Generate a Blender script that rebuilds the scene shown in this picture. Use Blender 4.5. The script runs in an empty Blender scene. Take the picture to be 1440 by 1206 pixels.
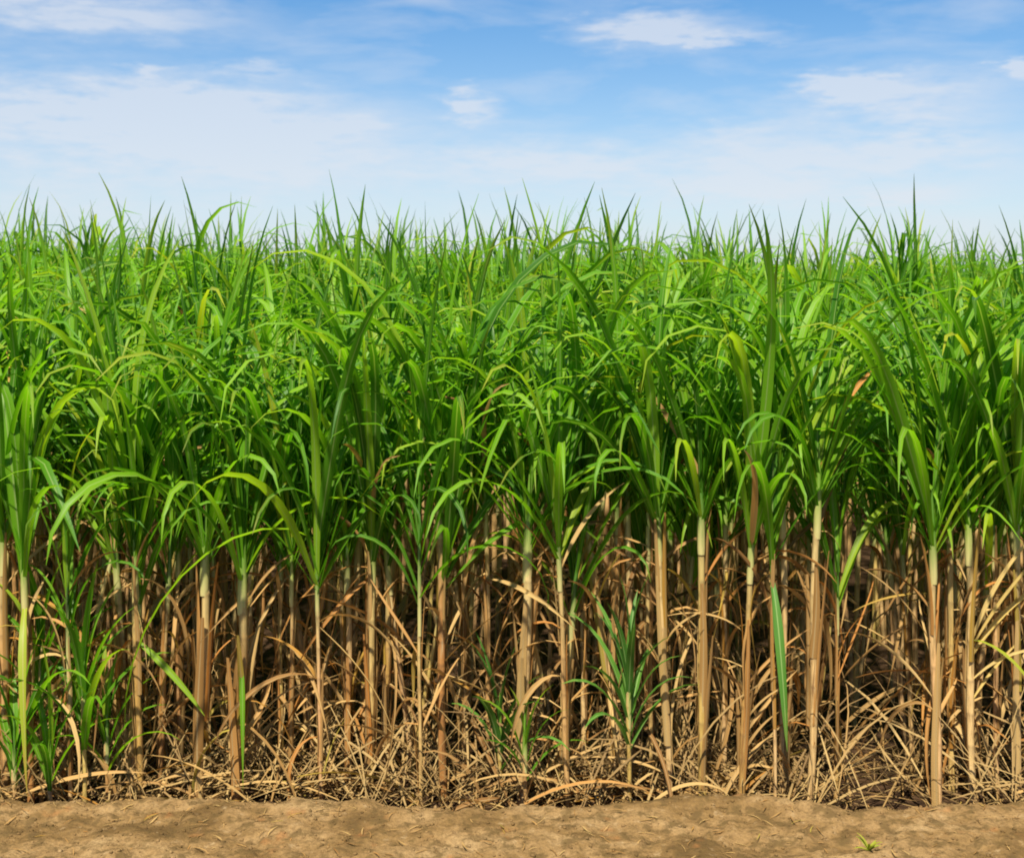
import bpy, math, random
import numpy as np
from mathutils import Matrix, Vector, Euler

rnd = random.Random(7)
rng = np.random.default_rng(11)
R = math.radians
scene = bpy.context.scene

# ------------------------------------------------------------------ camera
F = 1824.0            # focal length in pixels of the 1440 px wide photograph
HOR = 398.0           # row of the horizon
CAM_H = 1.98
cam_d = bpy.data.cameras.new('camera')
cam = bpy.data.objects.new('camera', cam_d)
scene.collection.objects.link(cam)
cam.location = (0, 0, CAM_H)
cam.rotation_euler = (R(90), 0, 0)
cam_d.sensor_width = 36
cam_d.lens = F / 1440 * 36
cam_d.shift_y = -(603 - HOR) / 1440
cam_d.clip_end = 3000
cam_d.dof.use_dof = True
cam_d.dof.focus_distance = 5.35
cam_d.dof.aperture_fstop = 4.5
scene.camera = cam

# ------------------------------------------------------------------ sun and sky
SUN_EL, SUN_AZ = R(58), R(194)      # azimuth clockwise from +Y (the view direction)
sun_d = bpy.data.lights.new('sun', 'SUN')
sun_d.energy = 5.0
sun_d.angle = R(1.5)
sun_d.color = (1.0, 0.945, 0.85)
sun = bpy.data.objects.new('sun', sun_d)
scene.collection.objects.link(sun)
sv = Vector((math.sin(SUN_AZ) * math.cos(SUN_EL), math.cos(SUN_AZ) * math.cos(SUN_EL), math.sin(SUN_EL)))
sun.rotation_euler = sv.to_track_quat('Z', 'Y').to_euler()
sun.location = (0, -8, 20)

world = bpy.data.worlds.new('World')
scene.world = world
world.use_nodes = True
wn, wl = world.node_tree.nodes, world.node_tree.links
wn.clear()


def W(t, **kw):
    n = wn.new(t)
    for k, v in kw.items():
        setattr(n, k, v)
    return n


def wmath(op, a, b=None, c=None, clamp=False):
    n = wn.new('ShaderNodeMath')
    n.operation = op
    n.use_clamp = clamp
    for i, v in enumerate((a, b, c)):
        if v is None:
            continue
        if isinstance(v, (int, float)):
            n.inputs[i].default_value = v
        else:
            wl.new(v, n.inputs[i])
    return n.outputs[0]


sky = W('ShaderNodeTexSky', sky_type='NISHITA')
sky.sun_disc = False
sky.sun_elevation = SUN_EL
sky.sun_rotation = SUN_AZ
sky.altitude = 300
sky.air_density = 1.0
sky.dust_density = 0.35
sky.ozone_density = 3.0
hsv = W('ShaderNodeHueSaturation')
hsv.inputs['Saturation'].default_value = 1.5
hsv.inputs['Value'].default_value = 1.32
wl.new(sky.outputs[0], hsv.inputs['Color'])
tc = W('ShaderNodeTexCoord')
sep = W('ShaderNodeSeparateXYZ')
wl.new(tc.outputs['Generated'], sep.inputs[0])
az = wmath('ARCTAN2', sep.outputs[0], sep.outputs[1])
el = wmath('ARCSINE', sep.outputs[2])
comb = W('ShaderNodeCombineXYZ')
wl.new(wmath('MULTIPLY', az, 5.0), comb.inputs[0])
wl.new(wmath('MULTIPLY', el, 21.0), comb.inputs[1])
n1 = W('ShaderNodeTexNoise')
n1.inputs['Scale'].default_value = 1.5
n1.inputs['Detail'].default_value = 9
n1.inputs['Roughness'].default_value = 0.56
n1.inputs['Distortion'].default_value = 0.35
wl.new(comb.outputs[0], n1.inputs['Vector'])
n2 = W('ShaderNodeTexNoise')
n2.inputs['Scale'].default_value = 6.5
n2.inputs['Detail'].default_value = 8
n2.inputs['Roughness'].default_value = 0.6
wl.new(comb.outputs[0], n2.inputs['Vector'])
blobs = [(520, 225, 420, 50, .36), (1000, 230, 330, 40, .5), (330, 140, 200, 30, .5), (1250, 150, 180, 60, .4),  # (x, y, half width, half height, strength) of the clouds, turned into bearings
    (60, 160, 330, 60, 1.05), (330, 190, 190, 50, 0.75), (200, 270, 380, 45, .5), (1180, 250, 300, 40, .4), (120, 20, 230, 34, 0.95), (925, 40, 115, 24, 1.15), (1040, 52, 80, 10, 0.6),
    (668, 148, 34, 22, 1.05), (1195, 124, 62, 16, 1.2), (1310, 160, 110, 46, 0.75), (1340, 205, 95, 22, 0.6), (205, 98, 26, 10, 0.9),
    (1432, 98, 30, 11, 1.0), (1290, 272, 75, 14, 0.6), (1040, 180, 80, 18, 0.45), (1060, 275, 140, 26, 0.5),
    (760, 235, 160, 30, 0.35), (520, 180, 60, 14, 0.4), (360, 100, 60, 10, 0.5),
]
warp = W('ShaderNodeSeparateColor')
wl.new(n2.outputs['Color'], warp.inputs[0])
azw = wmath('ADD', az, wmath('MULTIPLY', wmath('SUBTRACT', warp.outputs[0], 0.5), 0.085))
elw = wmath('ADD', el, wmath('MULTIPLY', wmath('SUBTRACT', warp.outputs[1], 0.5), 0.034))
tot = None
for bx, by, hx, hy, s in blobs:
    a0 = math.atan((bx - 720) / F)
    e0 = math.atan((HOR - by) / F * math.cos(a0))
    u = wmath('MULTIPLY', wmath('SUBTRACT', azw, a0), F / hx)
    v = wmath('MULTIPLY', wmath('SUBTRACT', elw, e0), F / hy)
    d = wmath('ADD', wmath('MULTIPLY', u, u), wmath('MULTIPLY', v, v))
    g = wmath('MULTIPLY', wmath('EXPONENT', wmath('MULTIPLY', d, -1.0)), s)
    tot = g if tot is None else wmath('ADD', tot, g)
nz = wmath('ADD', wmath('MULTIPLY', n1.outputs[0], 0.6), wmath('MULTIPLY', n2.outputs[0], 0.4))
cl = wmath('MULTIPLY', wmath('SUBTRACT', wmath('MULTIPLY', tot, wmath('MULTIPLY', wmath('SUBTRACT', nz, 0.27, clamp=True), 4.6)), 0.08), 0.95, clamp=True)
thin = wmath('MULTIPLY', wmath('SUBTRACT', n1.outputs[0], 0.45, clamp=True), 2.2, clamp=True)
veil = wmath('MULTIPLY', wmath('EXPONENT', wmath('MULTIPLY', wmath('ABSOLUTE', el), -8.0)), 0.88)
mask = wmath('MULTIPLY', wmath('MAXIMUM', cl, thin), 0.68)
mixv = W('ShaderNodeMix', data_type='RGBA')
wl.new(veil, mixv.inputs[0])
wl.new(hsv.outputs[0], mixv.inputs[6])
mixv.inputs[7].default_value = (6.5, 7.05, 8.6, 1)
mixc = W('ShaderNodeMix', data_type='RGBA')
wl.new(mask, mixc.inputs[0])
wl.new(mixv.outputs[2], mixc.inputs[6])
mixc.inputs[7].default_value = (7.7, 8.05, 8.7, 1)
bg = W('ShaderNodeBackground')
bg.inputs['Strength'].default_value = 0.0525
wl.new(mixc.outputs[2], bg.inputs['Color'])
wo = W('ShaderNodeOutputWorld')
wl.new(bg.outputs[0], wo.inputs[0])

scene.view_settings.view_transform = 'Standard'
scene.view_settings.look = 'None'
scene.view_settings.exposure = 0.93
scene.view_settings.gamma = 1.0
scene.cycles.filter_width = 1.9
scene.cycles.max_bounces = 6
scene.cycles.diffuse_bounces = 2
scene.cycles.glossy_bounces = 2
scene.cycles.transmission_bounces = 3
scene.cycles.use_denoising = True


# ------------------------------------------------------------------ material helpers
class Mat:
    def __init__(self, name):
        self.m = bpy.data.materials.new(name)
        self.m.use_nodes = True
        self.n, self.l = self.m.node_tree.nodes, self.m.node_tree.links
        self.n.clear()
        self.out = self.n.new('ShaderNodeOutputMaterial')

    def node(self, t, **kw):
        n = self.n.new(t)
        for k, v in kw.items():
            setattr(n, k, v)
        return n

    def set(self, sock, v):
        if isinstance(v, bpy.types.NodeSocket):
            self.l.new(v, sock)
        else:
            sock.default_value = v

    def math(self, op, a, b=None, clamp=False):
        n = self.node('ShaderNodeMath', operation=op, use_clamp=clamp)
        self.set(n.inputs[0], a)
        if b is not None:
            self.set(n.inputs[1], b)
        return n.outputs[0]

    def mix(self, f, a, b, blend='MIX'):
        n = self.node('ShaderNodeMix', data_type='RGBA', blend_type=blend)
        self.set(n.inputs[0], f)
        self.set(n.inputs[6], a if isinstance(a, bpy.types.NodeSocket) else (*a, 1))
        self.set(n.inputs[7], b if isinstance(b, bpy.types.NodeSocket) else (*b, 1))
        return n.outputs[2]

    def ramp(self, f, stops, interp='LINEAR'):
        n = self.node('ShaderNodeValToRGB')
        n.color_ramp.interpolation = interp
        els = n.color_ramp.elements
        while len(els) < len(stops):
            els.new(0.5)
        for e, (p, c) in zip(els, stops):
            e.position = p
            e.color = (*c, 1) if len(c) == 3 else c
        self.l.new(f, n.inputs[0])
        return n.outputs[0]

    def noise(self, vec, scale, detail=3, rough=0.5, dist=0.0):
        n = self.node('ShaderNodeTexNoise')
        self.set(n.inputs['Vector'], vec)
        n.inputs['Scale'].default_value = scale
        n.inputs['Detail'].default_value = detail
        n.inputs['Roughness'].default_value = rough
        n.inputs['Distortion'].default_value = dist
        return n.outputs[0]

    def maprange(self, v, a, b, c=0.0, d=1.0):
        n = self.node('ShaderNodeMapRange', clamp=True, interpolation_type='SMOOTHSTEP')
        self.l.new(v, n.inputs[0])
        for i, x in zip((1, 2, 3, 4), (a, b, c, d)):
            n.inputs[i].default_value = x
        return n.outputs[0]

    def attr(self, name):
        return self.node('ShaderNodeAttribute', attribute_name=name).outputs['Fac']

    def scaled(self, vec, s):
        n = self.node('ShaderNodeMapping')
        self.l.new(vec, n.inputs[0])
        n.inputs['Scale'].default_value = s
        return n.outputs[0]


def leaf_material(name, stops, translucency, rough, rib, tipcol, tip_amount, trans_gain, dry=False):
    M = Mat(name)
    uv = M.node('ShaderNodeTexCoord').outputs['UV']
    sp = M.node('ShaderNodeSeparateXYZ')
    M.l.new(uv, sp.inputs[0])
    u, v = sp.outputs[0], sp.outputs[1]
    oi = M.node('ShaderNodeObjectInfo')
    t = M.math('FRACT', M.math('ADD', M.attr('tint'), oi.outputs['Random']))
    col = M.ramp(t, stops)
    t2 = M.math('FRACT', M.math('MULTIPLY', t, 7.31))
    # lengthwise streaks of the blade
    cb = M.node('ShaderNodeCombineXYZ')
    M.set(cb.inputs[0], M.math('MULTIPLY', u, 9.0))
    M.set(cb.inputs[1], M.math('MULTIPLY', v, 1.6))
    M.set(cb.inputs[2], M.math('MULTIPLY', t, 40.0))
    st = M.noise(cb.outputs[0], 1.6, 3, 0.6)
    col = M.mix(M.maprange(st, 0.3, 0.75, 0.0, 0.55), col, M.mix(0.5, col, (0.17, 0.31, 0.03) if not dry else (0.10, 0.055, 0.02)))
    # tip and margin turning yellow to straw on some leaves
    cb2 = M.node('ShaderNodeCombineXYZ')
    M.set(cb2.inputs[0], M.math('MULTIPLY', u, 2.0))
    M.set(cb2.inputs[1], M.math('MULTIPLY', v, 7.0))
    M.set(cb2.inputs[2], M.math('MULTIPLY', t, 91.0))
    sn = M.noise(cb2.outputs[0], 1.0, 4, 0.6)
    tipf = M.math('MULTIPLY', M.maprange(M.math('ADD', v, M.math('MULTIPLY', M.math('SUBTRACT', sn, 0.5), 0.9)), 0.72, 1.05), M.math('MULTIPLY', M.maprange(t2, 0.35, 0.95), tip_amount))
    col = M.mix(tipf, col, tipcol)
    # pale midrib
    du = M.math('ABSOLUTE', M.math('SUBTRACT', u, 0.5))
    rf = M.math('MULTIPLY', M.maprange(du, 0.03, 0.085, 1.0, 0.0), M.maprange(v, 0.75, 1.0, 0.75, 0.0))
    col = M.mix(rf, col, rib)
    pr = M.node('ShaderNodeBsdfPrincipled')
    M.set(pr.inputs['Base Color'], col)
    pr.inputs['Roughness'].default_value = rough
    pr.inputs['Specular IOR Level'].default_value = 0.22 if not dry else 0.15
    bump = M.node('ShaderNodeBump')
    bump.inputs['Strength'].default_value = 0.25
    bump.inputs['Distance'].default_value = 0.004
    M.l.new(st, bump.inputs['Height'])
    M.l.new(bump.outputs[0], pr.inputs['Normal'])
    tr = M.node('ShaderNodeBsdfTranslucent')
    M.set(tr.inputs['Color'], M.mix(1.0, col, trans_gain, 'MULTIPLY'))
    mx = M.node('ShaderNodeMixShader')
    mx.inputs[0].default_value = translucency
    M.l.new(pr.outputs[0], mx.inputs[1])
    M.l.new(tr.outputs[0], mx.inputs[2])
    M.l.new(mx.outputs[0], M.out.inputs[0])
    return M.m


GREEN = leaf_material('cane_leaf_green',
                      [(0.0, (0.028, 0.111, 0.0048)), (0.3, (0.069, 0.212, 0.0071)), (0.6, (0.123, 0.302, 0.0097)), (0.87, (0.208, 0.392, 0.0167)), (0.97, (0.297, 0.408, 0.0215)), (1.0, (0.377, 0.370, 0.0239))],
                      0.48, 0.42, (0.279, 0.377, 0.1066), (0.344, 0.295, 0.0410), 0.65, (1.45, 1.6, 0.4))
YELLOW = leaf_material('cane_leaf_yellowing', [(0.0, (0.344, 0.328, 0.0246)), (1.0, (0.279, 0.344, 0.0246))], 0.35, 0.45, (0.410, 0.344, 0.1148), (0.410, 0.246, 0.0492), 0.9, (1.2, 1.2, 0.7))
SHOOT = leaf_material('young_shoot_leaf', [(0.0, (0.040, 0.135, 0.018)), (1.0, (0.090, 0.225, 0.028))], 0.32, 0.5, (0.27, 0.38, 0.12), (0.328, 0.287, 0.0656), 0.3, (1.2, 1.3, 0.8))
DRY = leaf_material('dry_cane_leaf', [(0.0, (0.20, 0.095, 0.025)), (0.3, (0.37, 0.205, 0.06)), (0.65, (0.54, 0.355, 0.125)), (0.9, (0.40, 0.155, 0.026)), (1.0, (0.37, 0.29, 0.045))],
                    0.22, 0.7, (0.377, 0.271, 0.1230), (0.164, 0.090, 0.0328), 0.6, (1.1, 1.0, 0.8), dry=True)


def stalk_material():
    M = Mat('cane_stalk_skin')
    tcn = M.node('ShaderNodeTexCoord')
    oi = M.node('ShaderNodeObjectInfo')
    r = M.math('FRACT', M.math('ADD', M.attr('tint'), oi.outputs['Random']))
    col = M.ramp(r, [(0.0, (0.47, 0.25, 0.075)), (0.25, (0.68, 0.455, 0.18)), (0.5, (0.61, 0.345, 0.14)), (0.72, (0.56, 0.415, 0.10)), (0.88, (0.36, 0.155, 0.04)), (1.0, (0.65, 0.435, 0.17))])
    va = M.node('ShaderNodeVectorMath', operation='ADD')
    M.l.new(M.scaled(tcn.outputs['Object'], (0.9, 0.9, 5.0)), va.inputs[0])
    M.l.new(M.math('MULTIPLY', r, 57.0), va.inputs[1])
    n = M.noise(va.outputs[0], 1.3, 5, 0.62)
    col = M.mix(M.maprange(n, 0.46, 0.68, 0, 0.85), col, (0.168, 0.074, 0.0218))
    col = M.mix(M.maprange(n, 0.44, 0.25, 0, 0.7), col, (0.487, 0.370, 0.1932))
    spz = M.node('ShaderNodeSeparateXYZ')
    M.l.new(tcn.outputs['Object'], spz.inputs[0])
    col = M.mix(M.math('MULTIPLY', M.maprange(M.math('ADD', spz.outputs[2], M.math('MULTIPLY', n, .5)), .75, 1.25), .7), col, (0.487, 0.395, 0.1512))
    ring = M.attr('ring')
    col = M.mix(M.math('MULTIPLY', ring, 0.4), col, (0.134, 0.071, 0.0294))
    va2 = M.node('ShaderNodeVectorMath', operation='ADD')
    M.l.new(M.scaled(tcn.outputs['Object'], (2.6, 2.6, 1.2)), va2.inputs[0])
    M.l.new(M.math('MULTIPLY', r, 31.0), va2.inputs[1])
    fine = M.noise(va2.outputs[0], 2.5, 3, 0.6)
    col = M.mix(M.maprange(fine, 0.3, 0.7, 0.0, 0.5), col, M.mix(0.5, col, (0.118, 0.067, 0.0252)))
    pr = M.node('ShaderNodeBsdfPrincipled')
    M.set(pr.inputs['Base Color'], col)
    pr.inputs['Roughness'].default_value = 0.55
    pr.inputs['Specular IOR Level'].default_value = 0.3
    bp = M.node('ShaderNodeBump')
    bp.inputs['Strength'].default_value = 0.3
    bp.inputs['Distance'].default_value = 0.01
    M.l.new(fine, bp.inputs['Height'])
    M.l.new(bp.outputs[0], pr.inputs['Normal'])
    M.l.new(pr.outputs[0], M.out.inputs[0])
    return M.m


def sheath_material():
    M = Mat('green_leaf_sheath')
    sp = M.node('ShaderNodeSeparateXYZ')
    tcn = M.node('ShaderNodeTexCoord')
    M.l.new(tcn.outputs['Object'], sp.inputs[0])
    oi = M.node('ShaderNodeObjectInfo')
    r = M.math('ADD', oi.outputs['Random'], M.attr('tint'))
    n = M.noise(M.scaled(tcn.outputs['Object'], (1.5, 1.5, 2.0)), 2.0, 4, 0.6)
    g = M.mix(M.math('FRACT', r), (0.042, 0.126, 0.0084), (0.126, 0.227, 0.0168))
    z = M.math('ADD', sp.outputs[2], M.math('MULTIPLY', M.math('SUBTRACT', n, 0.5), 0.6))
    col = M.mix(M.maprange(z, -0.05, 0.62), (0.454, 0.386, 0.1428), g)
    pr = M.node('ShaderNodeBsdfPrincipled')
    M.set(pr.inputs['Base Color'], col)
    pr.inputs['Roughness'].default_value = 0.5
    M.l.new(pr.outputs[0], M.out.inputs[0])
    return M.m


STRAW = leaf_material('straw_yellow_leaf', [(0.0, (0.60, 0.42, 0.11)), (1.0, (0.66, 0.47, 0.16))], 0.3, 0.6, (0.62, 0.46, 0.18), (0.45, 0.3, 0.1), 0.4, (1.1, 1.0, 0.7), dry=True)
LITTER = leaf_material('weathered_straw', [(0.0, (0.15, 0.085, 0.028)), (0.4, (0.29, 0.18, 0.06)), (0.75, (0.42, 0.28, 0.10)), (1.0, (0.29, 0.155, 0.04))],
                       0.15, 0.8, (0.252, 0.185, 0.1008), (0.126, 0.084, 0.0420), 0.6, (1.0, 0.95, 0.8), dry=True)
STALK = stalk_material()
SHEATH = sheath_material()


def soil_material():
    M = Mat('field_soil')
    pos = M.node('ShaderNodeNewGeometry').outputs['Position']
    a = M.noise(M.scaled(pos, (1.0, 1.6, 1.0)), 3.2, 6, 0.62, 0.4)
    b = M.noise(pos, 17.0, 5, 0.65)
    c = M.noise(pos, 75.0, 4, 0.7)
    col = M.ramp(a, [(0.34, (0.104, 0.060, 0.0192)), (0.44, (0.188, 0.110, 0.0376)), (0.54, (0.252, 0.152, 0.0584)), (0.66, (0.304, 0.196, 0.0840))])
    col = M.mix(M.maprange(b, 0.47, 0.62, 0, 0.8), col, (0.096, 0.060, 0.0200))
    col = M.mix(M.maprange(b, 0.42, 0.28, 0, 0.6), col, (0.368, 0.256, 0.1280))
    o = M.noise(M.scaled(pos, (1, 1, 1)), 9.0, 2, 0.5)
    col = M.mix(M.maprange(o, 0.63, 0.74, 0, 0.45), col, (0.288, 0.120, 0.0360))
    col = M.mix(M.maprange(c, 0.40, 0.66, 0.0, 0.75), col, M.mix(0.6, col, (0.096, 0.056, 0.0240)))
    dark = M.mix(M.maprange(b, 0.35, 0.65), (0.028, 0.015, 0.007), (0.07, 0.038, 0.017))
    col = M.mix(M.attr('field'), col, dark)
    pr = M.node('ShaderNodeBsdfPrincipled')
    M.set(pr.inputs['Base Color'], col)
    pr.inputs['Roughness'].default_value = 0.95
    pr.inputs['Specular IOR Level'].default_value = 0.1
    bp = M.node('ShaderNodeBump')
    bp.inputs['Strength'].default_value = 1.0
    bp.inputs['Distance'].default_value = 0.02
    M.l.new(M.math('ADD', M.math('MULTIPLY', b, 0.6), M.math('MULTIPLY', c, 0.35)), bp.inputs['Height'])
    M.l.new(bp.outputs[0], pr.inputs['Normal'])
    M.l.new(pr.outputs[0], M.out.inputs[0])
    return M.m


SOIL = soil_material()


# ------------------------------------------------------------------ mesh helpers
def new_mesh(name, verts, faces, mat, uv=None, attrs=None, smooth=True):
    """verts (N,3); faces (M,3) or (M,4) arrays; uv per vertex; attrs: {name: per-vertex floats}"""
    me = bpy.data.meshes.new(name)
    verts = np.asarray(verts, np.float32)
    faces = np.asarray(faces, np.int32)
    k = faces.shape[1]
    me.vertices.add(len(verts))
    me.vertices.foreach_set('co', verts.ravel())
    me.loops.add(faces.size)
    me.loops.foreach_set('vertex_index', faces.ravel())
    me.polygons.add(len(faces))
    me.polygons.foreach_set('loop_start', np.arange(0, faces.size, k, dtype=np.int32))
    me.polygons.foreach_set('use_smooth', np.full(len(faces), smooth))
    if uv is not None:
        l = me.uv_layers.new(name='UVMap')
        l.data.foreach_set('uv', np.asarray(uv, np.float32)[faces.ravel()].ravel())
    for an, av in (attrs or {}).items():
        a = me.attributes.new(an, 'FLOAT', 'POINT')
        a.data.foreach_set('value', np.asarray(av, np.float32))
    me.update(calc_edges=True)
    me.validate()
    me.materials.append(mat)
    return me


def add_obj(name, data, parent=None, **props):
    o = bpy.data.objects.new(name, data)
    scene.collection.objects.link(o)
    if parent is not None:
        o.parent = parent
    for k, v in props.items():
        o[k] = v
    return o


def sstep(x, a, b):
    t = np.clip((np.asarray(x, float) - a) / (b - a), 0, 1)
    return t * t * (3 - 2 * t)


def leaf_geo(L, th0, bend, p, w, fold=0.35, sway=0.0, twist=0.0, kink=None, nseg=10, across=3, base=0.5, roll=0.0):
    s = np.linspace(0, 1, nseg + 1)

    def ang(q):
        t = th0 - bend * q ** p
        if kink:
            t = t - kink[1] * sstep(q, kink[0] - 0.06, kink[0] + 0.06)
        return np.maximum(t, R(-88))
    fine = np.linspace(0, 1, nseg * 6 + 1)
    mid = (fine[1:] + fine[:-1]) / 2
    th, ph = ang(mid), sway * mid ** 2
    step = np.stack([np.cos(th) * np.cos(ph), np.cos(th) * np.sin(ph), np.sin(th)], 1) * (L / (nseg * 6))
    C = np.vstack([[0, 0, 0], np.cumsum(step, 0)])[::6]
    th, ph = ang(s), sway * s ** 2
    T = np.stack([np.cos(th) * np.cos(ph), np.cos(th) * np.sin(ph), np.sin(th)], 1)
    Wv = np.stack([-np.sin(ph), np.cos(ph), 0 * ph], 1)
    N = np.cross(T, Wv)
    tw = (roll + twist * s)[:, None]
    W2 = Wv * np.cos(tw) + N * np.sin(tw)
    N2 = np.cross(T, W2)
    wd = w * (base + (1 - base) * sstep(s, 0, 0.3)) * np.clip(1 - s ** 2.6, 0, 1) ** 0.8
    wd = np.maximum(wd, 0.0012)[:, None]
    if across == 3:
        rows = np.stack([C - W2 * wd / 2 + N2 * wd * fold / 2, C, C + W2 * wd / 2 + N2 * wd * fold / 2], 1)
        us = [0, 0.5, 1]
    else:
        rows = np.stack([C - W2 * wd / 2, C + W2 * wd / 2], 1)
        us = [0, 1]
    k = len(us)
    V = rows.reshape(-1, 3)
    UV = np.array([[u, v] for v in s for u in us])
    Fc = []
    for i in range(nseg):
        for j in range(k - 1):
            a = i * k + j
            Fc.append([a, a + 1, a + k + 1, a + k])
    return V, np.array(Fc), UV


def shape_params(kind, r):
    u = r.uniform
    if kind == 'outer':      # old outer blade, arching over and hanging
        return dict(L=u(.65, .95), th0=R(u(66, 79)), bend=R(u(125, 165)), p=u(1.7, 2.7), w=u(.026, .040), fold=u(.2, .5), sway=u(-.5, .5), twist=u(-.9, .9))
    if kind == 'arch':       # runs up steeply and hooks over at the tip
        return dict(L=u(.85, 1.18), th0=R(u(76, 86)), bend=R(u(115, 174)), p=u(2.2, 3.6), w=u(.028, .043), fold=u(.25, .5), sway=u(-.5, .5), twist=u(-.8, .8))
    if kind == 'upright':
        return dict(L=u(.7, 1.08), th0=R(u(82, 89)), bend=R(u(8, 50)), p=u(2.0, 3.6), w=u(.024, .038), fold=u(.3, .7), sway=u(-.4, .4), twist=u(-1.4, 1.4))
    if kind == 'fan':        # blade that runs straight up and out of the fork, then tips over
        return dict(L=u(.75, 1.12), th0=R(u(72, 88)), bend=R(u(60, 165)), p=u(2.4, 4.2), w=u(.030, .046), fold=u(.3, .6), sway=u(-.3, .3), twist=u(-.7, .7))
    if kind == 'kinked':
        return dict(L=u(.75, 1.05), th0=R(u(76, 87)), bend=R(u(20, 50)), p=u(1.5, 2.5), w=u(.028, .042), fold=u(.2, .4), sway=u(-.3, .3), twist=u(-.8, .8), kink=(u(.5, .78), R(u(85, 130))))
    if kind == 'dry_up':     # dead blade still sticking up and out
        return dict(L=u(.25, .6), th0=R(u(52, 80)), bend=R(u(15, 90)), p=u(1.0, 2.2), w=u(.010, .022), fold=u(.3, .9), sway=u(-.6, .6), twist=u(-1.5, 1.5))
    if kind == 'dry_hang':   # dead blade folded over and hanging beside the stalk
        return dict(L=u(.3, .75), th0=R(u(30, 75)), bend=R(u(120, 160)), p=u(.16, .5), w=u(.012, .028), fold=u(.3, .9), sway=u(-.8, .8), twist=u(-2.5, 2.5))
    if kind == 'dry_out':    # dead blade slanting down and away
        return dict(L=u(.3, .7), th0=R(u(-45, 40)), bend=R(u(5, 60)), p=u(.8, 2.0), w=u(.012, .024), fold=u(.3, .9), sway=u(-.5, .5), twist=u(-2.0, 2.0))


# ------------------------------------------------------------------ ground
EDGE = [(-300, 1126), (0, 1125), (200, 1122), (330, 1124), (450, 1128), (560, 1133), (660, 1137), (800, 1132), (960, 1124), (1080, 1125), (1180, 1136), (1280, 1137), (1360, 1131), (1440, 1130), (1800, 1127)]
BANK, FLOOR = 0.06, -0.06
EX = np.array([(x - 720) / F * 4.8 for x, y in EDGE])
EY = np.array([F * (CAM_H - BANK) / (y - HOR) for x, y in EDGE])


def edge_y(x):
    x = np.asarray(x, float)
    w = sum(np.interp(x + d, EX, EY) for d in (-.12, -.06, 0, .06, .12)) / 5
    return w + 0.012 * np.sin(x * 9.1 + 1) + 0.008 * np.sin(x * 21.7) + 0.005 * np.sin(x * 47 + 2)


def vnoise(x, y, seed):
    g = np.random.default_rng(seed).random((64, 64))
    xi, yi = np.floor(x).astype(int), np.floor(y).astype(int)
    fx, fy = x - xi, y - yi
    fx, fy = fx * fx * (3 - 2 * fx), fy * fy * (3 - 2 * fy)
    a, b = g[xi % 64, yi % 64], g[(xi + 1) % 64, yi % 64]
    c, d = g[xi % 64, (yi + 1) % 64], g[(xi + 1) % 64, (yi + 1) % 64]
    return (a * (1 - fx) + b * fx) * (1 - fy) + (c * (1 - fx) + d * fx) * fy - 0.5


def ground_z(x, y):
    x, y = np.asarray(x, float), np.asarray(y, float)
    e = edge_y(x)
    t = sstep(y, e - 0.01, e + 0.17)
    near = np.exp(-((x / 6) ** 2)) * np.exp(-(((y - 5) / 4) ** 2))
    rough = 0.030 * vnoise(x * 3, y * 4, 1) + 0.024 * vnoise(x * 9, y * 9, 2) + 0.017 * vnoise(x * 26, y * 26, 3) + 0.009 * vnoise(x * 55, y * 55, 4)
    lip = 0.012 * np.exp(-((y - e + 0.05) / 0.07) ** 2)
    return BANK * (1 - t) + FLOOR * t + (rough * (1 - 0.45 * t) + lip) * near


def build_ground():
    xs = np.concatenate([[-700, -250, -90, -40, -20, -10, -6, -4, -3.2], np.arange(-2.7, 2.7001, 0.014), [3.2, 4, 6, 10, 20, 40, 90, 250, 700]])
    ys = np.concatenate([[-300, -80, -25, -8, 0, 2, 3, 3.6, 4.0], np.arange(4.2, 5.25, 0.013), np.arange(5.3, 8, 0.08), [8.5, 9.5, 11, 14, 20, 30, 50, 90, 180, 400, 900]])
    X, Y = np.meshgrid(xs, ys)
    Z = ground_z(X, Y)
    V = np.stack([X, Y, Z], -1).reshape(-1, 3)
    nx, ny = len(xs), len(ys)
    i, j = np.meshgrid(np.arange(nx - 1), np.arange(ny - 1))
    a = (j * nx + i).ravel()
    Fc = np.stack([a, a + 1, a + nx + 1, a + nx], 1)
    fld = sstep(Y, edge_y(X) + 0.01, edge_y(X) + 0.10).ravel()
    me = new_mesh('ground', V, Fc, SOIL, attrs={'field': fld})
    add_obj('ground', me, kind='structure', label='tan crumbly soil bank along the field edge and dark soil beneath the cane', category='soil')


build_ground()


# ------------------------------------------------------------------ libraries of shared part meshes
def make_lib(kind, n, mat, name, seed, nseg=10):
    r = random.Random(seed)
    out = []
    for i in range(n):
        V, Fc, UV = leaf_geo(nseg=nseg, **shape_params(kind, r))
        out.append(new_mesh(name, V, Fc, mat, UV, {'tint': np.full(len(V), r.random())}))
    return out


LIB = {k: make_lib(k, n, GREEN, 'leaf', 100 + i) for i, (k, n) in enumerate((('outer', 18), ('arch', 22), ('upright', 16), ('kinked', 10), ('fan', 24)))}
LIB['dry_hang'] = make_lib('dry_hang', 20, DRY, 'dry_leaf', 201)
LIB['dry_up'] = make_lib('dry_up', 14, DRY, 'dry_leaf', 203)
LIB['dry_out'] = make_lib('dry_out', 16, DRY, 'dry_leaf', 202)


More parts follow.
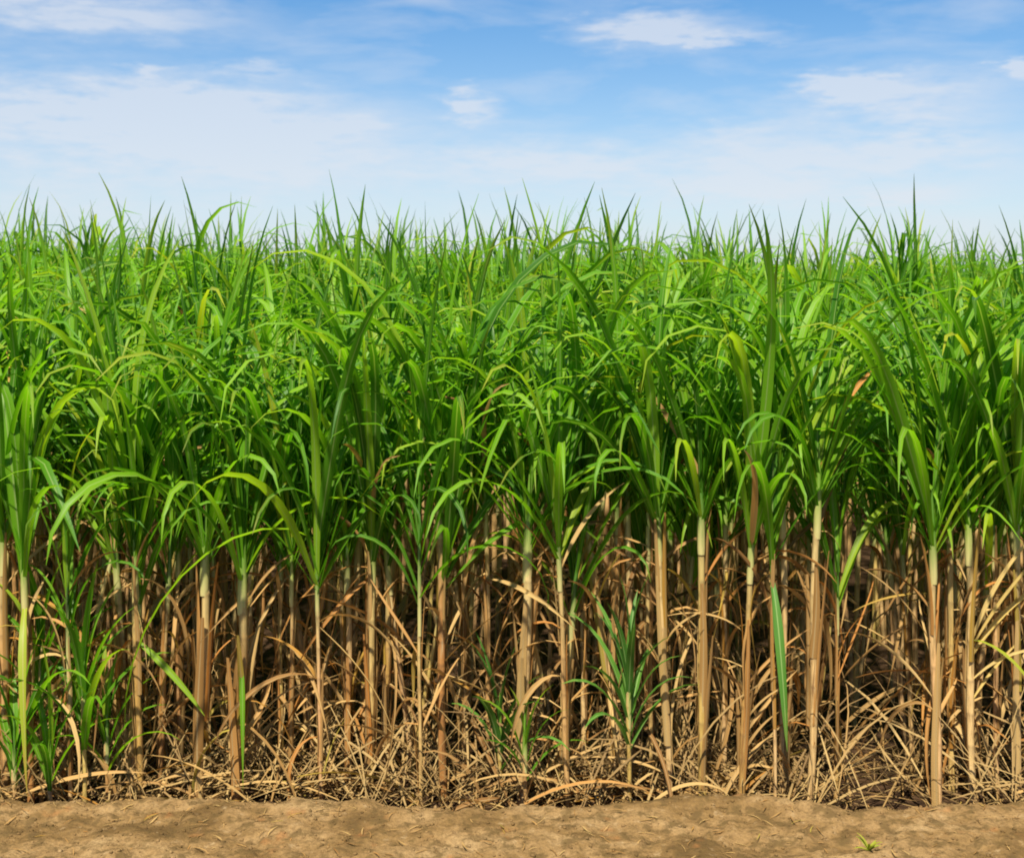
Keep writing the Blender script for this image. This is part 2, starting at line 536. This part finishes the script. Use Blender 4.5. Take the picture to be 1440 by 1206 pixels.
def lathe(prof, sides, tints, ring=None, wob=0.0, r=rnd):
    V, UV, rg = [], [], []
    for q, (z, rad) in enumerate(prof):
        env = math.sin(math.pi * min(1, max(0, z)))
        ox, oy = wob * env * math.sin(z * 4.1 + 1), wob * env * math.cos(z * 3.3)
        for k in range(sides):
            a = 2 * math.pi * k / sides
            V.append((rad * math.cos(a) + ox, rad * math.sin(a) + oy, z))
            UV.append((k / sides, z))
            rg.append(ring[q] if ring else 0)
    Fc = [[q * sides + k, q * sides + (k + 1) % sides, (q + 1) * sides + (k + 1) % sides, (q + 1) * sides + k] for q in range(len(prof) - 1) for k in range(sides)]
    return np.array(V), np.array(Fc), np.array(UV), {'tint': np.full(len(V), tints), 'ring': np.array(rg)}


STALKS = []
for i in range(8):          # unit tall, unit radius: scaled by each plant
    nn = 7 + i % 4
    prof, ring = [(0.0, 1.05)], [0]
    zs = np.cumsum([0.75 + 0.5 * rnd.random() for _ in range(nn)])
    zs = zs / zs[-1]
    for z in zs:
        w0 = 1.0 - 0.18 * z + rnd.uniform(-.03, .03)
        prof += [(z - 0.030, w0), (z - 0.008, w0 * 1.06), (z, w0 * 1.08), (z + 0.010, w0 * 0.98)]
        ring += [0, 0.55, 1, 0.1]
    V, Fc, UV, at = lathe(prof, 9, rnd.random(), ring, wob=0.6)
    STALKS.append(new_mesh('stalk', V, Fc, STALK, UV, at))
SHEATHS = []
for i in range(5):
    V, Fc, UV, at = lathe([(0, .88), (.08, .99), (.3, .97), (.55, .74), (.8, .42), (1.0, .12)], 8, rnd.random(), wob=0.0)
    SHEATHS.append(new_mesh('leaf_sheath', V, Fc, SHEATH, UV, at))
HUSKS = []
for i in range(8):          # dead sheath peeling off the cane: an open half tube that flares outwards
    V, UV = [], []
    ns, na = 7, 5
    half = rnd.uniform(.7, 1.35)
    flare = rnd.uniform(.2, 2.6)
    for q in range(ns + 1):
        t = q / ns
        hw = half * (1 - 0.75 * t ** 1.5)
        off = flare * t ** 2.2
        for k in range(na):
            a = -hw + 2 * hw * k / (na - 1)
            V.append(((1.12 + .1 * t) * math.cos(a) + off, (1.12 + .1 * t) * math.sin(a) + .5 * math.sin(t * 3 + i), t))
            UV.append((k / (na - 1), t * .8))
    Fc = [[q * na + k, q * na + k + 1, (q + 1) * na + k + 1, (q + 1) * na + k] for q in range(ns) for k in range(na - 1)]
    HUSKS.append(new_mesh('dry_sheath', np.array(V), np.array(Fc), DRY, np.array(UV), {'tint': np.full(len(V), rnd.random())}))


# ------------------------------------------------------------------ one cane plant
def make_cane(x, y, stalk_h, rad, label, group, lean=0.0, lean_y=0.0, nleaf=10, plane=None, lscale=1.0, ndry=3, nhusk=1, fan=0.0, kinky=0.1, spin=0.26, droop=1.0, special=()):
    """A cane: Empty at the base > stalk, green leaf_sheath at the top, each leaf, dead leaves and peeling dead sheaths."""
    r = rnd
    z0 = float(ground_z(x, y)) - 0.012
    root = add_obj('sugarcane_plant', None, label=label, category='sugarcane', group=group)
    root.empty_display_size = 0.1
    root.location = (x, y, z0)
    root.rotation_euler = (-lean_y, lean, 0)      # a lean towards +x / +y
    st = add_obj('stalk', r.choice(STALKS), root)
    st.scale = (rad, rad, stalk_h)
    st.rotation_euler.z = r.uniform(0, 6.28)
    sh = add_obj('leaf_sheath', r.choice(SHEATHS), root)
    sh.location.z = stalk_h - 0.11
    sh.scale = (rad * 1.02, rad * 1.02, spin + 0.2)
    sh.rotation_euler.z = r.uniform(0, 6.28)
    pl = r.uniform(0, 3.14) if plane is None else plane
    for i in range(nleaf):
        t = (i + r.uniform(-.3, .3)) / max(nleaf - 1, 1)
        if t < 0.30:
            kind = 'outer'
        elif t < 0.82:
            kind = 'arch'
        else:
            kind = 'upright'
        if r.random() < kinky and kind != 'upright':
            kind = 'kinked'
        if fan and r.random() < fan and kind != 'outer':
            kind = 'fan'
        lf = add_obj('leaf', r.choice(LIB[kind]), root)
        a = pl + (i % 2) * math.pi + r.gauss(0, .5)
        lf.location = (rad * .5 * math.cos(a), rad * .5 * math.sin(a), stalk_h + spin * max(0, min(1, t)) * r.uniform(.8, 1.1))
        s = lscale * r.uniform(.82, 1.12)
        lf.scale = (s * 1.0, s * r.uniform(.9, 1.15), s)
        tiltb = (1 - t) * fan * .30
        lf.rotation_euler = (r.gauss(0, .06), tiltb + r.gauss(0, .05), a)
    for i in range(ndry):
        k = r.choices(('dry_hang', 'dry_out', 'dry_up'), (.5, .22, .28))[0]
        d = add_obj('dry_leaf', r.choice(LIB[k]), root)
        a = r.uniform(0, 6.28)
        if y < 5.2 and math.sin(a) < -.35:
            a = -a
        d.location = (rad * .7 * math.cos(a), rad * .7 * math.sin(a), stalk_h * (1 - r.random() ** 1.3 * .85))
        s = r.uniform(.7, 1.15)
        d.scale = (s, s, s)
        d.rotation_euler = (r.gauss(0, .15), r.gauss(0, .15), a)
    if r.random() < .4:
        d = add_obj('dry_leaf', r.choice(LIB['dry_up']), root)
        a = r.uniform(0, 6.28)
        s = r.uniform(1.1, 1.7)
        d.location.z = stalk_h + spin * r.random()
        d.scale = (s, s, s)
        d.rotation_euler.z = a
    for i in range(nhusk):
        h = add_obj('dry_sheath', r.choice(HUSKS), root)
        zb = stalk_h * r.uniform(.02, .72)
        h.location.z = zb
        h.scale = (rad * 1.06, rad * 1.06, min(stalk_h * r.uniform(.3, .7), stalk_h * 1.08 - zb))
        h.rotation_euler.z = r.uniform(0, 6.28)
    for (nm, V, Fc, UV, mat, loc, rot, lab) in special:
        o = add_obj(nm, new_mesh(nm, V, Fc, mat, UV, {'tint': np.full(len(V), r.random())}), root)
        o.location = loc
        o.rotation_euler = rot
        if lab:
            o['label'] = lab
    return root


def blade(nm, mat, z, a, lab=None, **kw):
    V, Fc, UV = leaf_geo(**kw)
    return (nm, V, Fc, UV, mat, (0, 0, z), (0, 0, a), lab)


def px(x, y_depth):
    return (x - 720) / F * y_depth


# ------------------------------------------------------------------ the front row, plant by plant
# (x at base, x at fork, row of the fork, depth, stalk width px, options, label)
FRONT = [
    (6, 4, 765, 5.10, 21, dict(nleaf=11), 'sugarcane with a thick tan stalk beside the cane holding a bright yellow blade'),
    (44, 34, 815, 5.02, 20, dict(nleaf=11, fan=.4, special=[
        blade('leaf', YELLOW, .80, -1.3, 'bright yellow-green blade hanging down the stalk', L=.72, th0=R(20), bend=R(108), p=.22, w=.034, fold=.4, twist=1.2, sway=.3),
        blade('leaf', GREEN, .35, -.6, None, L=.5, th0=R(60), bend=R(100), p=2.0, w=.035)]), 'sugarcane with a bright yellow-green blade hanging down its pale stalk'),
    (100, 96, 905, 5.00, 12, dict(nleaf=9, lscale=.55, spin=.4, kinky=.3, droop=.8), 'short leafy green cane shoot with yellow-edged leaves among taller stalks'),
    (166, 164, 770, 5.22, 14, dict(nleaf=10), 'slim tan cane just behind the short leafy shoot'),
    (197, 190, 800, 5.06, 18, dict(nleaf=11, fan=.3, special=[
        blade('leaf', GREEN, .66, -.25, 'green blade with browned edge slanting down', L=.40, th0=R(-35), bend=R(18), p=1, w=.028, fold=.4, twist=.5, roll=.8)]), 'cane with a brown-edged green blade slanting down from its stalk'),
    (252, 250, 775, 5.25, 17, dict(nleaf=10), 'orange-tan cane standing close behind a thick double-sheathed stalk'),
    (281, 288, 790, 5.04, 27, dict(nleaf=13, fan=.55, plane=.2, nhusk=3), 'thick pale cane with two split sheaths and dense upright leaves'),
    (333, 341, 818, 5.02, 27, dict(nleaf=11, nhusk=3, special=[
        blade('leaf', GREEN, .62, -1.2, None, L=.5, th0=R(-60), bend=R(25), p=.6, w=.022, twist=1.4)]), 'thick brown-streaked cane with a dark green strip hanging beside it'),
    (394, 395, 800, 5.24, 14, dict(nleaf=10), 'thin straw cane of a close pair, the browner one'),
    (409, 410, 805, 5.14, 12, dict(nleaf=9), 'thin straw cane of a close pair, the paler one'),
    (452, 446, 830, 5.02, 12, dict(nleaf=10, special=[
        blade('leaf', GREEN, 1.06, -2.6, 'long pale green blade arching over and hanging low', L=1.15, th0=R(48), bend=R(138), p=.62, w=.036, fold=.4, twist=.7)]), 'thin cane hidden behind a long pale green blade that hangs low'),
    (492, 488, 800, 5.18, 18, dict(nleaf=10, nhusk=3), 'brown husky cane in the clump with loose rusty sheaths'),
    (520, 524, 790, 5.12, 20, dict(nleaf=11, nhusk=4, kinky=.35), 'wide rusty-sheathed cane in the middle of the brown clump'),
    (543, 545, 785, 5.22, 18, dict(nleaf=10, nhusk=3), 'tan cane at the edge of the brown clump'),
    (591, 590, 850, 4.98, 11, dict(nleaf=9, spin=.45, fan=.5, lscale=.85), 'slender greenish cane topped by a long upright green sheath'),
    (624, 618, 715, 5.10, 22, dict(nleaf=13, fan=.45, plane=.1), 'tall straight yellow-tan cane carrying two arched lower leaves'),
    (652, 655, 730, 5.30, 12, dict(nleaf=9), 'thin purplish-tan cane beside the tall yellow-tan cane'),
    (690, 683, 720, 5.20, 14, dict(nleaf=10), 'slim pinkish cane standing against the darkest hollow'),
    (734, 742, 775, 5.03, 27, dict(nleaf=16, fan=.72, plane=.05, lscale=.86, spin=.22, nhusk=2, ndry=4), 'thick golden cane spreading a wide open fan of leaves'),
    (800, 786, 790, 5.00, 15, dict(nleaf=11, plane=1.0), 'leaning pinkish cane that slants towards the wide fan'),
    (822, 818, 780, 5.25, 14, dict(nleaf=9), 'slim brown cane behind the leaning pinkish cane'),
    (860, 868, 720, 5.22, 16, dict(nleaf=12), 'olive-tan cane rising behind the young blue-green shoot'),
    (943, 926, 745, 5.01, 17, dict(nleaf=13, fan=.3, special=[
        blade('dry_leaf', DRY, 1.62, .2, 'brown dry blade lying diagonally across the green leaves', L=.5, th0=R(-58), bend=R(8), p=1, w=.032, roll=1.1)]), 'straight tan cane with a brown dry blade lying across its crown'),
    (988, 986, 735, 5.03, 22, dict(nleaf=13, fan=.35, plane=.15), 'pale thick cane whose leaves rise in a tall green plume'),
    (1018, 1020, 740, 5.25, 15, dict(nleaf=10, nhusk=3), 'brown-husked cane between two pale thick canes'),
    (1042, 1056, 775, 5.00, 19, dict(nleaf=11, ndry=3, special=[blade('dry_leaf', DRY, z, a, None, L=l, th0=R(t), bend=R(b), p=1.3, w=w, fold=.7, twist=w * 40 - .4, roll=.9) for z, a, l, t, b, w in ((.24, -.1, .22, 66, 30, .012), (.31, .2, .33, 56, 14, .014), (.36, -.3, .26, 61, 40, .010), (.50, 0, .34, 53, 20, .013))]), 'pale cane trailing a comb of slanting dry blades'),
    (1090, 1086, 800, 4.99, 10, dict(nleaf=7, lscale=.9, special=[
        blade('leaf', SHOOT, .90, -1.5, 'broad dark green blade hanging straight down', L=.62, th0=R(-40), bend=R(46), p=.3, w=.038, fold=.5, twist=.9, sway=.25)]), 'thin cane with a broad dark green blade hanging straight down'),
    (1103, 1100, 715, 5.10, 20, dict(nleaf=12, nhusk=3), 'pinkish cane with peeling husk behind the broad hanging blade'),
    (1138, 1150, 715, 5.02, 21, dict(nleaf=14, fan=.35, plane=.3, ndry=5), 'pale upright cane at the edge of the dark gap in the row'),
    (1176, 1178, 850, 5.10, 9, dict(nleaf=5, lscale=.8, ndry=3), 'weak thin straw cane leaning into the dark gap'),
    (1318, 1312, 775, 5.02, 22, dict(nleaf=14, fan=.4, plane=-.1, ndry=6), 'yellow-green cane with a tight leaf spray across the dark gap'),
    (1338, 1336, 740, 5.20, 18, dict(nleaf=11, nhusk=2), 'brown cane squeezed between two pale canes past the dark gap'),
    (1368, 1362, 752, 5.05, 21, dict(nleaf=13, fan=.4, nhusk=2, special=[
        blade('leaf', YELLOW, .66, -.7, 'yellow green drooping blade', L=.45, th0=R(20), bend=R(95), p=.5, w=.03),
        *[blade('dry_leaf', STRAW, z, a, 'long straw-yellow dry blade sweeping upward', L=l, th0=R(t), bend=R(b), p=1.5, w=w, fold=.6, twist=.7 - w * 30, sway=12 * w - .3, roll=.9)
          for z, a, l, t, b, w in ((.64, -.2, .58, 70, 28, .019), (.62, -.45, .64, 62, 22, .015), (.59, -.1, .55, 58, 48, .021), (.50, -.5, .42, 47, 62, .013), (.42, .1, .36, 55, 18, .012))]]), 'pale cane with long straw-yellow dry blades sweeping up from it'),
    (1402, 1398, 760, 5.16, 15, dict(nleaf=10, nhusk=2), 'rusty cane behind the sweeping straw-yellow blades'),
    (1432, 1430, 750, 5.06, 18, dict(nleaf=12, nhusk=2), 'tan cane beside the rusty cane behind the straw-yellow blades'),
]
SHORT = [  # what each front cane is called in its neighbours' labels
    'cane beside the yellow blade',
    'yellow-bladed cane',
    'short leafy shoot cane',
    'slim tan cane',
    'brown-edged blade cane',
    'orange-tan cane',
    'double-sheathed thick cane',
    'brown-streaked thick cane',
    'browner cane of the pair',
    'paler cane of the pair',
    'cane with the long low blade',
    'brown husky cane',
    'wide rusty-sheathed cane',
    'tan cane edging the brown clump',
    'slender greenish cane',
    'tall yellow-tan cane',
    'purplish-tan thin cane',
    'slim pinkish cane',
    'wide-fanned golden cane',
    'leaning pinkish cane',
    'slim brown cane',
    'olive-tan cane',
    'cane with the brown crown blade',
    'tall-plumed pale cane',
    'brown-husked cane',
    'comb-bladed pale cane',
    'cane with the broad hanging blade',
    'peeling pinkish cane',
    'pale cane edging the dark gap',
    'weak straw cane in the gap',
    'yellow-green cane past the gap',
    'squeezed brown cane past the gap',
    'cane with sweeping straw blades',
    'rusty cane',
    'tan cane beside the rusty cane',
]
assert len(SHORT) == len(FRONT)
FX = [f[0] for f in FRONT]


def neighbour(x, y):
    p = 720 + x / y * F
    return SHORT[min(range(len(FX)), key=lambda i: abs(FX[i] - p))]


count = 0
used = []
for (xb, xf, yf, dep, wpx, opt, lab) in FRONT:
    x = px(xb, dep)
    zf = CAM_H - (yf - HOR) * dep / F
    h = zf + 0.06
    rad = wpx / F * dep / 2 * .52
    lean = math.atan((xf - xb) / F * dep / h)
    o = dict(opt)
    o.pop('droop', None)
    o['nleaf'] = int(o['nleaf'] * 1.5)
    o['fan'] = max(.5, o.get('fan', 0))
    o.setdefault('spin', .17)
    o['lscale'] = o.get('lscale', 1.0) * 1.14
    make_cane(x, dep, h, rad, lab, 'canes along the front edge of the field', lean=lean, ndry=o.pop('ndry', 5) + 8, nhusk=o.pop('nhusk', 1) + 3, **o)
    used.append((x, dep))
    count += 1


# the young blue-green shoot and smaller ground shoots
def make_shoot(x, y, h, label, n, ls, mat, wd):
    z0 = float(ground_z(x, y)) - 0.01
    root = add_obj('cane_shoot', None, label=label, category='shoot', group='young shoots at the field edge')
    root.location = (x, y, z0)
    st = add_obj('stalk', STALKS[1], root)
    st.scale = (.009, .009, h)
    sh = add_obj('leaf_sheath', SHEATHS[2], root)
    sh.location.z = h * .6
    sh.scale = (.011, .011, h * .42 + .14)
    for i in range(n):
        t = i / max(n - 1, 1)
        V, Fc, UV = leaf_geo(L=ls * rnd.uniform(.75, 1.1), th0=R(60 + 27 * t ** .7 + rnd.uniform(-6, 6)), bend=R((1 - t) * 75 + 20), p=rnd.uniform(1.6, 2.6), w=wd * rnd.uniform(.8, 1.1), fold=.4, sway=rnd.uniform(-.3, .3), twist=rnd.uniform(-.5, .5), nseg=8)
        lf = add_obj('leaf', new_mesh('leaf', V, Fc, mat, UV, {'tint': np.full(len(V), rnd.random())}), root)
        lf.location.z = h * (.45 + .53 * t)
        lf.rotation_euler.z = (i % 2) * math.pi + rnd.gauss(0, .55)
    return root


make_shoot(px(884, 4.97), 4.97, .56, 'young blue-green cane shoot with narrow stiff leaves', 16, .46, SHOOT, .034)
make_shoot(px(703, 5.08), 5.08, .30, 'small dark green shoot tucked beside the wide-fanned golden cane', 8, .40, SHOOT, .035)
make_shoot(px(738, 4.97), 4.97, .28, 'small bright green shoot climbing the front of the golden cane', 7, .32, GREEN, .03)
make_shoot(px(20, 4.98), 4.98, .22, 'dense low green shoot at the foot of the thick tan stalk', 9, .50, GREEN, .036)
make_shoot(px(70, 4.96), 4.96, .20, 'low yellowish shoot at the foot of the short leafy cane', 8, .45, GREEN, .03)

make_shoot(px(118, 4.99), 4.99, .55, 'tall weedy shoot of loose green leaves beside the short leafy cane', 13, .50, GREEN, .038)
make_shoot(px(58, 5.06), 5.06, .62, 'leafy green shoot standing between the yellow-bladed and short leafy canes', 12, .52, GREEN, .040)
make_shoot(px(150, 5.05), 5.05, .30, 'small green shoot in front of the slim tan cane', 9, .40, GREEN, .028)

# ------------------------------------------------------------------ the rest of the field: positions row by row
cand = []           # (depth, x, row, height offset): canes stand in stools of three to six
yr, k = 5.20, 0
while yr < 46:
    sp = 0.094 if yr < 8.3 else (0.105 if yr < 14 else (0.16 if yr < 25 else .22))
    half = 0.40 * yr + (1.3 if yr < 12 else 2.5)
    if yr < 9:
        half += .5
    x = -half + rnd.random() * .4
    while x < half:
        nst = rnd.choice((3, 4, 4, 5, 6))
        yc, dh = yr + rnd.gauss(0, .11), rnd.gauss(0, .085)
        if 6.8 < yr < 11 and rnd.random() < .16:
            dh += .11
        for q in range(nst):
            y = yc + rnd.gauss(0, .065)
            xx = x + rnd.gauss(0, .075)
            ok = y > 5.12
            if yr < 5.7 and abs(xx - (1.41 + .275 * (y - 5.1))) < .16:
                ok = False          # the dark gap in the row
            if yr < 5.5 and min((abs(xx - u[0]) for u in used), default=1) < .028:
                ok = False
            if ok:
                cand.append((y, xx, k, dh))
        x += sp * nst * rnd.uniform(.8, 1.25)
    yr += .36 if yr < 5.3 else .58 if yr < 14 else (.66 if yr < 25 else .9)
    k += 1
cand.sort()


def canopy_stalk(x, y):
    """stalk length by place: the edge rows are shorter, the inner field taller and a little lower towards +x"""
    base = np.interp(y, [5.0, 5.6, 6.5, 8, 11, 16, 60], [.84, .92, 1.03, 1.15, 1.21, 1.19, 1.17])
    slope = -0.085 * np.clip(x / np.maximum(y, 1) / .395, -1, 1) * np.interp(y, [5, 9], [.3, 1])
    return base + slope + 0.07 * vnoise(np.asarray(x, float) * .7 + 50, np.asarray(y, float) * .7, 9)


mass = []
for (y, x, k, dh) in cand:
    inframe = abs(x) < 0.398 * y + .12
    if inframe and count < 300:
        h = float(canopy_stalk(x, y)) + dh + rnd.gauss(0, .055)
        rad = rnd.uniform(.009, .015)
        if y < 5.55:
            lab, grp = 'slim shaded cane tucked close behind the ' + neighbour(x, y), 'canes just behind the front stalks'
            nd, nh, nl = 5, 3, 10
        elif y < 6.2:
            lab, grp = 'second-row cane seen through the gaps behind the ' + neighbour(x, y), 'canes of the second row'
            nd, nh, nl = 2, 1, 12
        else:
            rown = ('third', 'fourth', 'fifth', 'sixth', 'seventh')[min(4, max(0, int((y - 6.2) / .58)))]
            lab, grp = 'leafy cane top of the ' + rown + ' row, above the ' + neighbour(x, y), 'leafy cane tops of the inner rows'
            nd, nh, nl = 0, 0, 12
        make_cane(x, y, h, rad, lab, grp, lean=rnd.gauss(0, .075), lean_y=rnd.gauss(0, .05), nleaf=nl, ndry=nd, nhusk=nh, lscale=rnd.uniform(.86, 1.08), fan=.4)
        count += 1
    else:
        mass.append((x, y, dh))
print('individual canes', count, 'mass', len(mass))


# ------------------------------------------------------------------ the mass of the field beyond, one object
class Soup:
    def __init__(self):
        self.V, self.F, self.U, self.T, self.n = [], [], [], [], 0

    def stamp(self, geo, pos, azm, sc, tint, tilt=None):
        V, Fc, UV = geo
        n = len(pos)
        if n == 0:
            return
        c, s = np.cos(azm)[:, None], np.sin(azm)[:, None]
        P = V[None] * sc[:, None, None]
        if tilt is not None:
            ct, stt = np.cos(tilt)[:, None], np.sin(tilt)[:, None]
            X0, Z0 = P[..., 0].copy(), P[..., 2].copy()
            P[..., 0], P[..., 2] = X0 * ct + Z0 * stt, -X0 * stt + Z0 * ct
        X = P[..., 0] * c - P[..., 1] * s + pos[:, 0:1]
        Y = P[..., 0] * s + P[..., 1] * c + pos[:, 1:2]
        Z = P[..., 2] + pos[:, 2:3]
        self.V.append(np.stack([X, Y, Z], -1).reshape(-1, 3))
        self.F.append((Fc[None] + (np.arange(n) * len(V))[:, None, None] + self.n).reshape(-1, Fc.shape[1]))
        self.U.append(np.tile(UV, (n, 1)))
        self.T.append(np.repeat(tint, len(V)))
        self.n += n * len(V)

    def mesh(self, name, mat, extra=None):
        at = {'tint': np.concatenate(self.T)}
        if extra:
            at[extra] = np.zeros(self.n)
        return new_mesh(name, np.concatenate(self.V), np.concatenate(self.F), mat, np.concatenate(self.U), at)


def far_lib(nseg, across, wmul):
    r = random.Random(5)
    out = []
    for kind, n in (('outer', 8), ('arch', 14), ('upright', 9), ('kinked', 4)):
        for _ in range(n):
            p = shape_params(kind, r)
            p['w'] *= wmul
            out.append((kind, leaf_geo(nseg=nseg, across=across, **p)))
    return out


mass = np.array(mass)
soup = Soup()
stalks = Soup()
ST_GEO = []
V, Fc, UV, at = lathe([(0, 1.0), (.5, .95), (1.0, .85)], 5, 0)
ST_GEO = (V * np.array([.02, .02, 1.0]), Fc, UV)
# far strip past 46 m, thinner
nf = 5200
fy = 46 + 90 * rng.random(nf) ** .8
fx = (rng.random(nf) * 2 - 1) * (.42 * fy + 4)
tiers = [(mass[mass[:, 1] < 13], far_lib(8, 3, 1.0), 13), (mass[(mass[:, 1] >= 13) & (mass[:, 1] < 25)], far_lib(6, 3, 1.2), 11),
         (mass[mass[:, 1] >= 25], far_lib(5, 2, 1.6), 9), (np.stack([fx, fy, 0 * fx], 1), far_lib(4, 2, 2.4), 7)]
for pts, lib, nl in tiers:
    n = len(pts)
    x, y = pts[:, 0], pts[:, 1]
    h = canopy_stalk(x, y) + pts[:, 2] + rng.normal(0, .06, n)
    z0 = ground_z(x, y)
    lx, ly = rng.normal(0, .05, n), rng.normal(0, .05, n)
    near = y < 16
    stalks.stamp(ST_GEO, np.stack([x, y, z0], 1)[near], np.zeros(near.sum()), np.ones(near.sum()) * 1.08, rng.random(near.sum()))
    pl = rng.random(n) * math.pi
    kinds = {kd: [i for i, l in enumerate(lib) if l[0] == kd] for kd in ('outer', 'arch', 'upright', 'kinked')}
    for i in range(nl):
        t = np.clip((i + rng.uniform(-.3, .3, n)) / (nl - 1), 0, 1)
        a = pl + (i % 2) * math.pi + rng.normal(0, .5, n)
        pos = np.stack([x + lx, y + ly, z0 + h + .26 * t], 1)
        which = np.empty(n, int)
        rr = rng.random(n)
        for q in range(n):
            kd = 'outer' if t[q] < .3 else ('arch' if t[q] < .82 else 'upright')
            if kd != 'upright' and rr[q] < .1:
                kd = 'kinked'
            L = kinds[kd]
            which[q] = L[int(rng.integers(len(L)))]
        sc = rng.uniform(.74, 1.16, n)
        tn = rng.random(n)
        tilt = rng.normal(0, .06, n)
        for li in range(len(lib)):
            m = which == li
            soup.stamp(lib[li][1], pos[m], a[m], sc[m], tn[m], tilt[m])
crop = add_obj('sugarcane_crop', soup.mesh('sugarcane_crop', GREEN), kind='stuff', label='dense mass of green sugarcane leaves reaching back to the skyline', category='crop')
add_obj('stalk', stalks.mesh('stalk', STALK, 'ring'), crop, kind='stuff')

# ------------------------------------------------------------------ litter under the canes
lit = Soup()
r = random.Random(3)
for g in range(26):
    geo = leaf_geo(L=r.uniform(.22, .70), th0=R(r.uniform(-8, 60)), bend=R(r.uniform(0, 45)), p=r.uniform(.8, 2), w=r.uniform(.004, .011), fold=.5, sway=r.uniform(-1, 1), twist=r.uniform(-2, 2), nseg=5, across=2)
    n = 84
    x = rng.uniform(-2.6, 2.6, n)
    gap = np.abs(x - 1.43) < .2
    x[gap] -= np.where(rng.random(gap.sum()) < .55, .75, 0)
    y = edge_y(x) + .10 + .55 * rng.random(n) ** 1.4
    clump = vnoise(x * 1.3 + 9, y * 0 + 3, 21)
    z = ground_z(x, y) + .005 + rng.random(n) ** 2 * (.13 + .12 * clump)
    lit.stamp(geo, np.stack([x, y, z], 1), rng.random(n) * 2.9 + .1, np.ones(n), rng.random(n))
add_obj('straw_litter', lit.mesh('straw_litter', LITTER), kind='stuff', label='tangled dry straw litter covering the ground under the canes', category='straw')

# longer fallen blades that can be told apart
for i in range(46):
    x = rnd.uniform(-2.05, 2.05)
    if 1.0 < x < 1.75:
        x -= .9
    y = float(edge_y(x)) + rnd.uniform(.10, .30)
    V, Fc, UV = leaf_geo(L=rnd.uniform(.35, .7), th0=R(rnd.uniform(8, 42)), bend=R(rnd.uniform(25, 75)), p=rnd.uniform(.8, 1.6), w=rnd.uniform(.014, .026), fold=.5, sway=rnd.uniform(-.6, .6), twist=rnd.uniform(-1.5, 1.5))
    lo = V[:, 2].min()
    o = add_obj('fallen_leaf', new_mesh('fallen_leaf', V, Fc, DRY, UV, {'tint': np.full(len(V), rnd.random())}),
                label='long dry leaf fallen at the foot of the ' + neighbour(x, y), category='dry leaf', group='fallen dry leaves along the bank')
    a = rnd.choice((.25, math.pi - .25)) + rnd.gauss(0, .2)
    o.location = (x, y, float(ground_z(x, y)) + .01 - min(0, lo) * .6)
    o.rotation_euler.z = a

# crumbs of soil and straw on the bank
clod = Soup()
phi = (1 + 5 ** .5) / 2
ico = np.array([(-1, phi, 0), (1, phi, 0), (-1, -phi, 0), (1, -phi, 0), (0, -1, phi), (0, 1, phi), (0, -1, -phi), (0, 1, -phi), (phi, 0, -1), (phi, 0, 1), (-phi, 0, -1), (-phi, 0, 1)]) / 1.9
icf = np.array([(0, 11, 5), (0, 5, 1), (0, 1, 7), (0, 7, 10), (0, 10, 11), (1, 5, 9), (5, 11, 4), (11, 10, 2), (10, 7, 6), (7, 1, 8), (3, 9, 4), (3, 4, 2), (3, 2, 6), (3, 6, 8), (3, 8, 9), (4, 9, 5), (2, 4, 11), (6, 2, 10), (8, 6, 7), (9, 8, 1)])
for g in range(8):
    vv = ico * (1 + rng.uniform(-.3, .3, (12, 1))) * np.array([1, rng.uniform(.7, 1), rng.uniform(.5, .8)])
    n = 420
    x = rng.uniform(-2.4, 2.4, n)
    y = edge_y(x) + .04 - .62 * rng.random(n)
    s = .002 + .007 * rng.random(n) ** 3
    clod.stamp((vv, icf, np.zeros((12, 2))), np.stack([x, y, ground_z(x, y) + s * .15], 1), rng.random(n) * 6.28, s, rng.random(n))
add_obj('soil_clods', clod.mesh('soil_clods', SOIL, 'field'), kind='stuff', label='loose crumbs of tan soil scattered over the bank', category='soil crumbs')
bits = Soup()
for g in range(8):
    geo = leaf_geo(L=r.uniform(.02, .07), th0=R(r.uniform(0, 14)), bend=R(r.uniform(5, 30)), p=1, w=r.uniform(.0025, .006), fold=.5, sway=r.uniform(-1, 1), nseg=3, across=2)
    n = 40
    x = rng.uniform(-2.4, 2.4, n)
    y = edge_y(x) + .02 - .6 * rng.random(n) ** 1.3
    bits.stamp(geo, np.stack([x, y, ground_z(x, y) + .004], 1), rng.random(n) * 6.28, np.ones(n), rng.random(n))
add_obj('straw_debris', bits.mesh('straw_debris', DRY), kind='stuff', label='short bits of broken straw strewn over the soil bank', category='straw')

# small yellow-green weed poking up on the bank
wx, wy = px(1222, 4.38), 4.38
weed = add_obj('small_weed', None, label='small yellow-green weed growing on the bare soil bank', category='weed')
weed.location = (wx, wy, float(ground_z(wx, wy)) - .004)
for i in range(9):
    V, Fc, UV = leaf_geo(L=rnd.uniform(.04, .075), th0=R(rnd.uniform(30, 75)), bend=R(rnd.uniform(20, 70)), p=1.5, w=rnd.uniform(.010, .016), fold=.4, nseg=5)
    lf = add_obj('leaf', new_mesh('leaf', V, Fc, YELLOW, UV, {'tint': np.full(len(V), rnd.random())}), weed)
    lf.rotation_euler.z = i * 2.4 + rnd.gauss(0, .3)
tris = sum(len(o.data.polygons) * 2 for o in scene.objects if o.type == 'MESH' and o.get('kind'))
print('objects', len(scene.objects), 'triangles in joined meshes', tris)
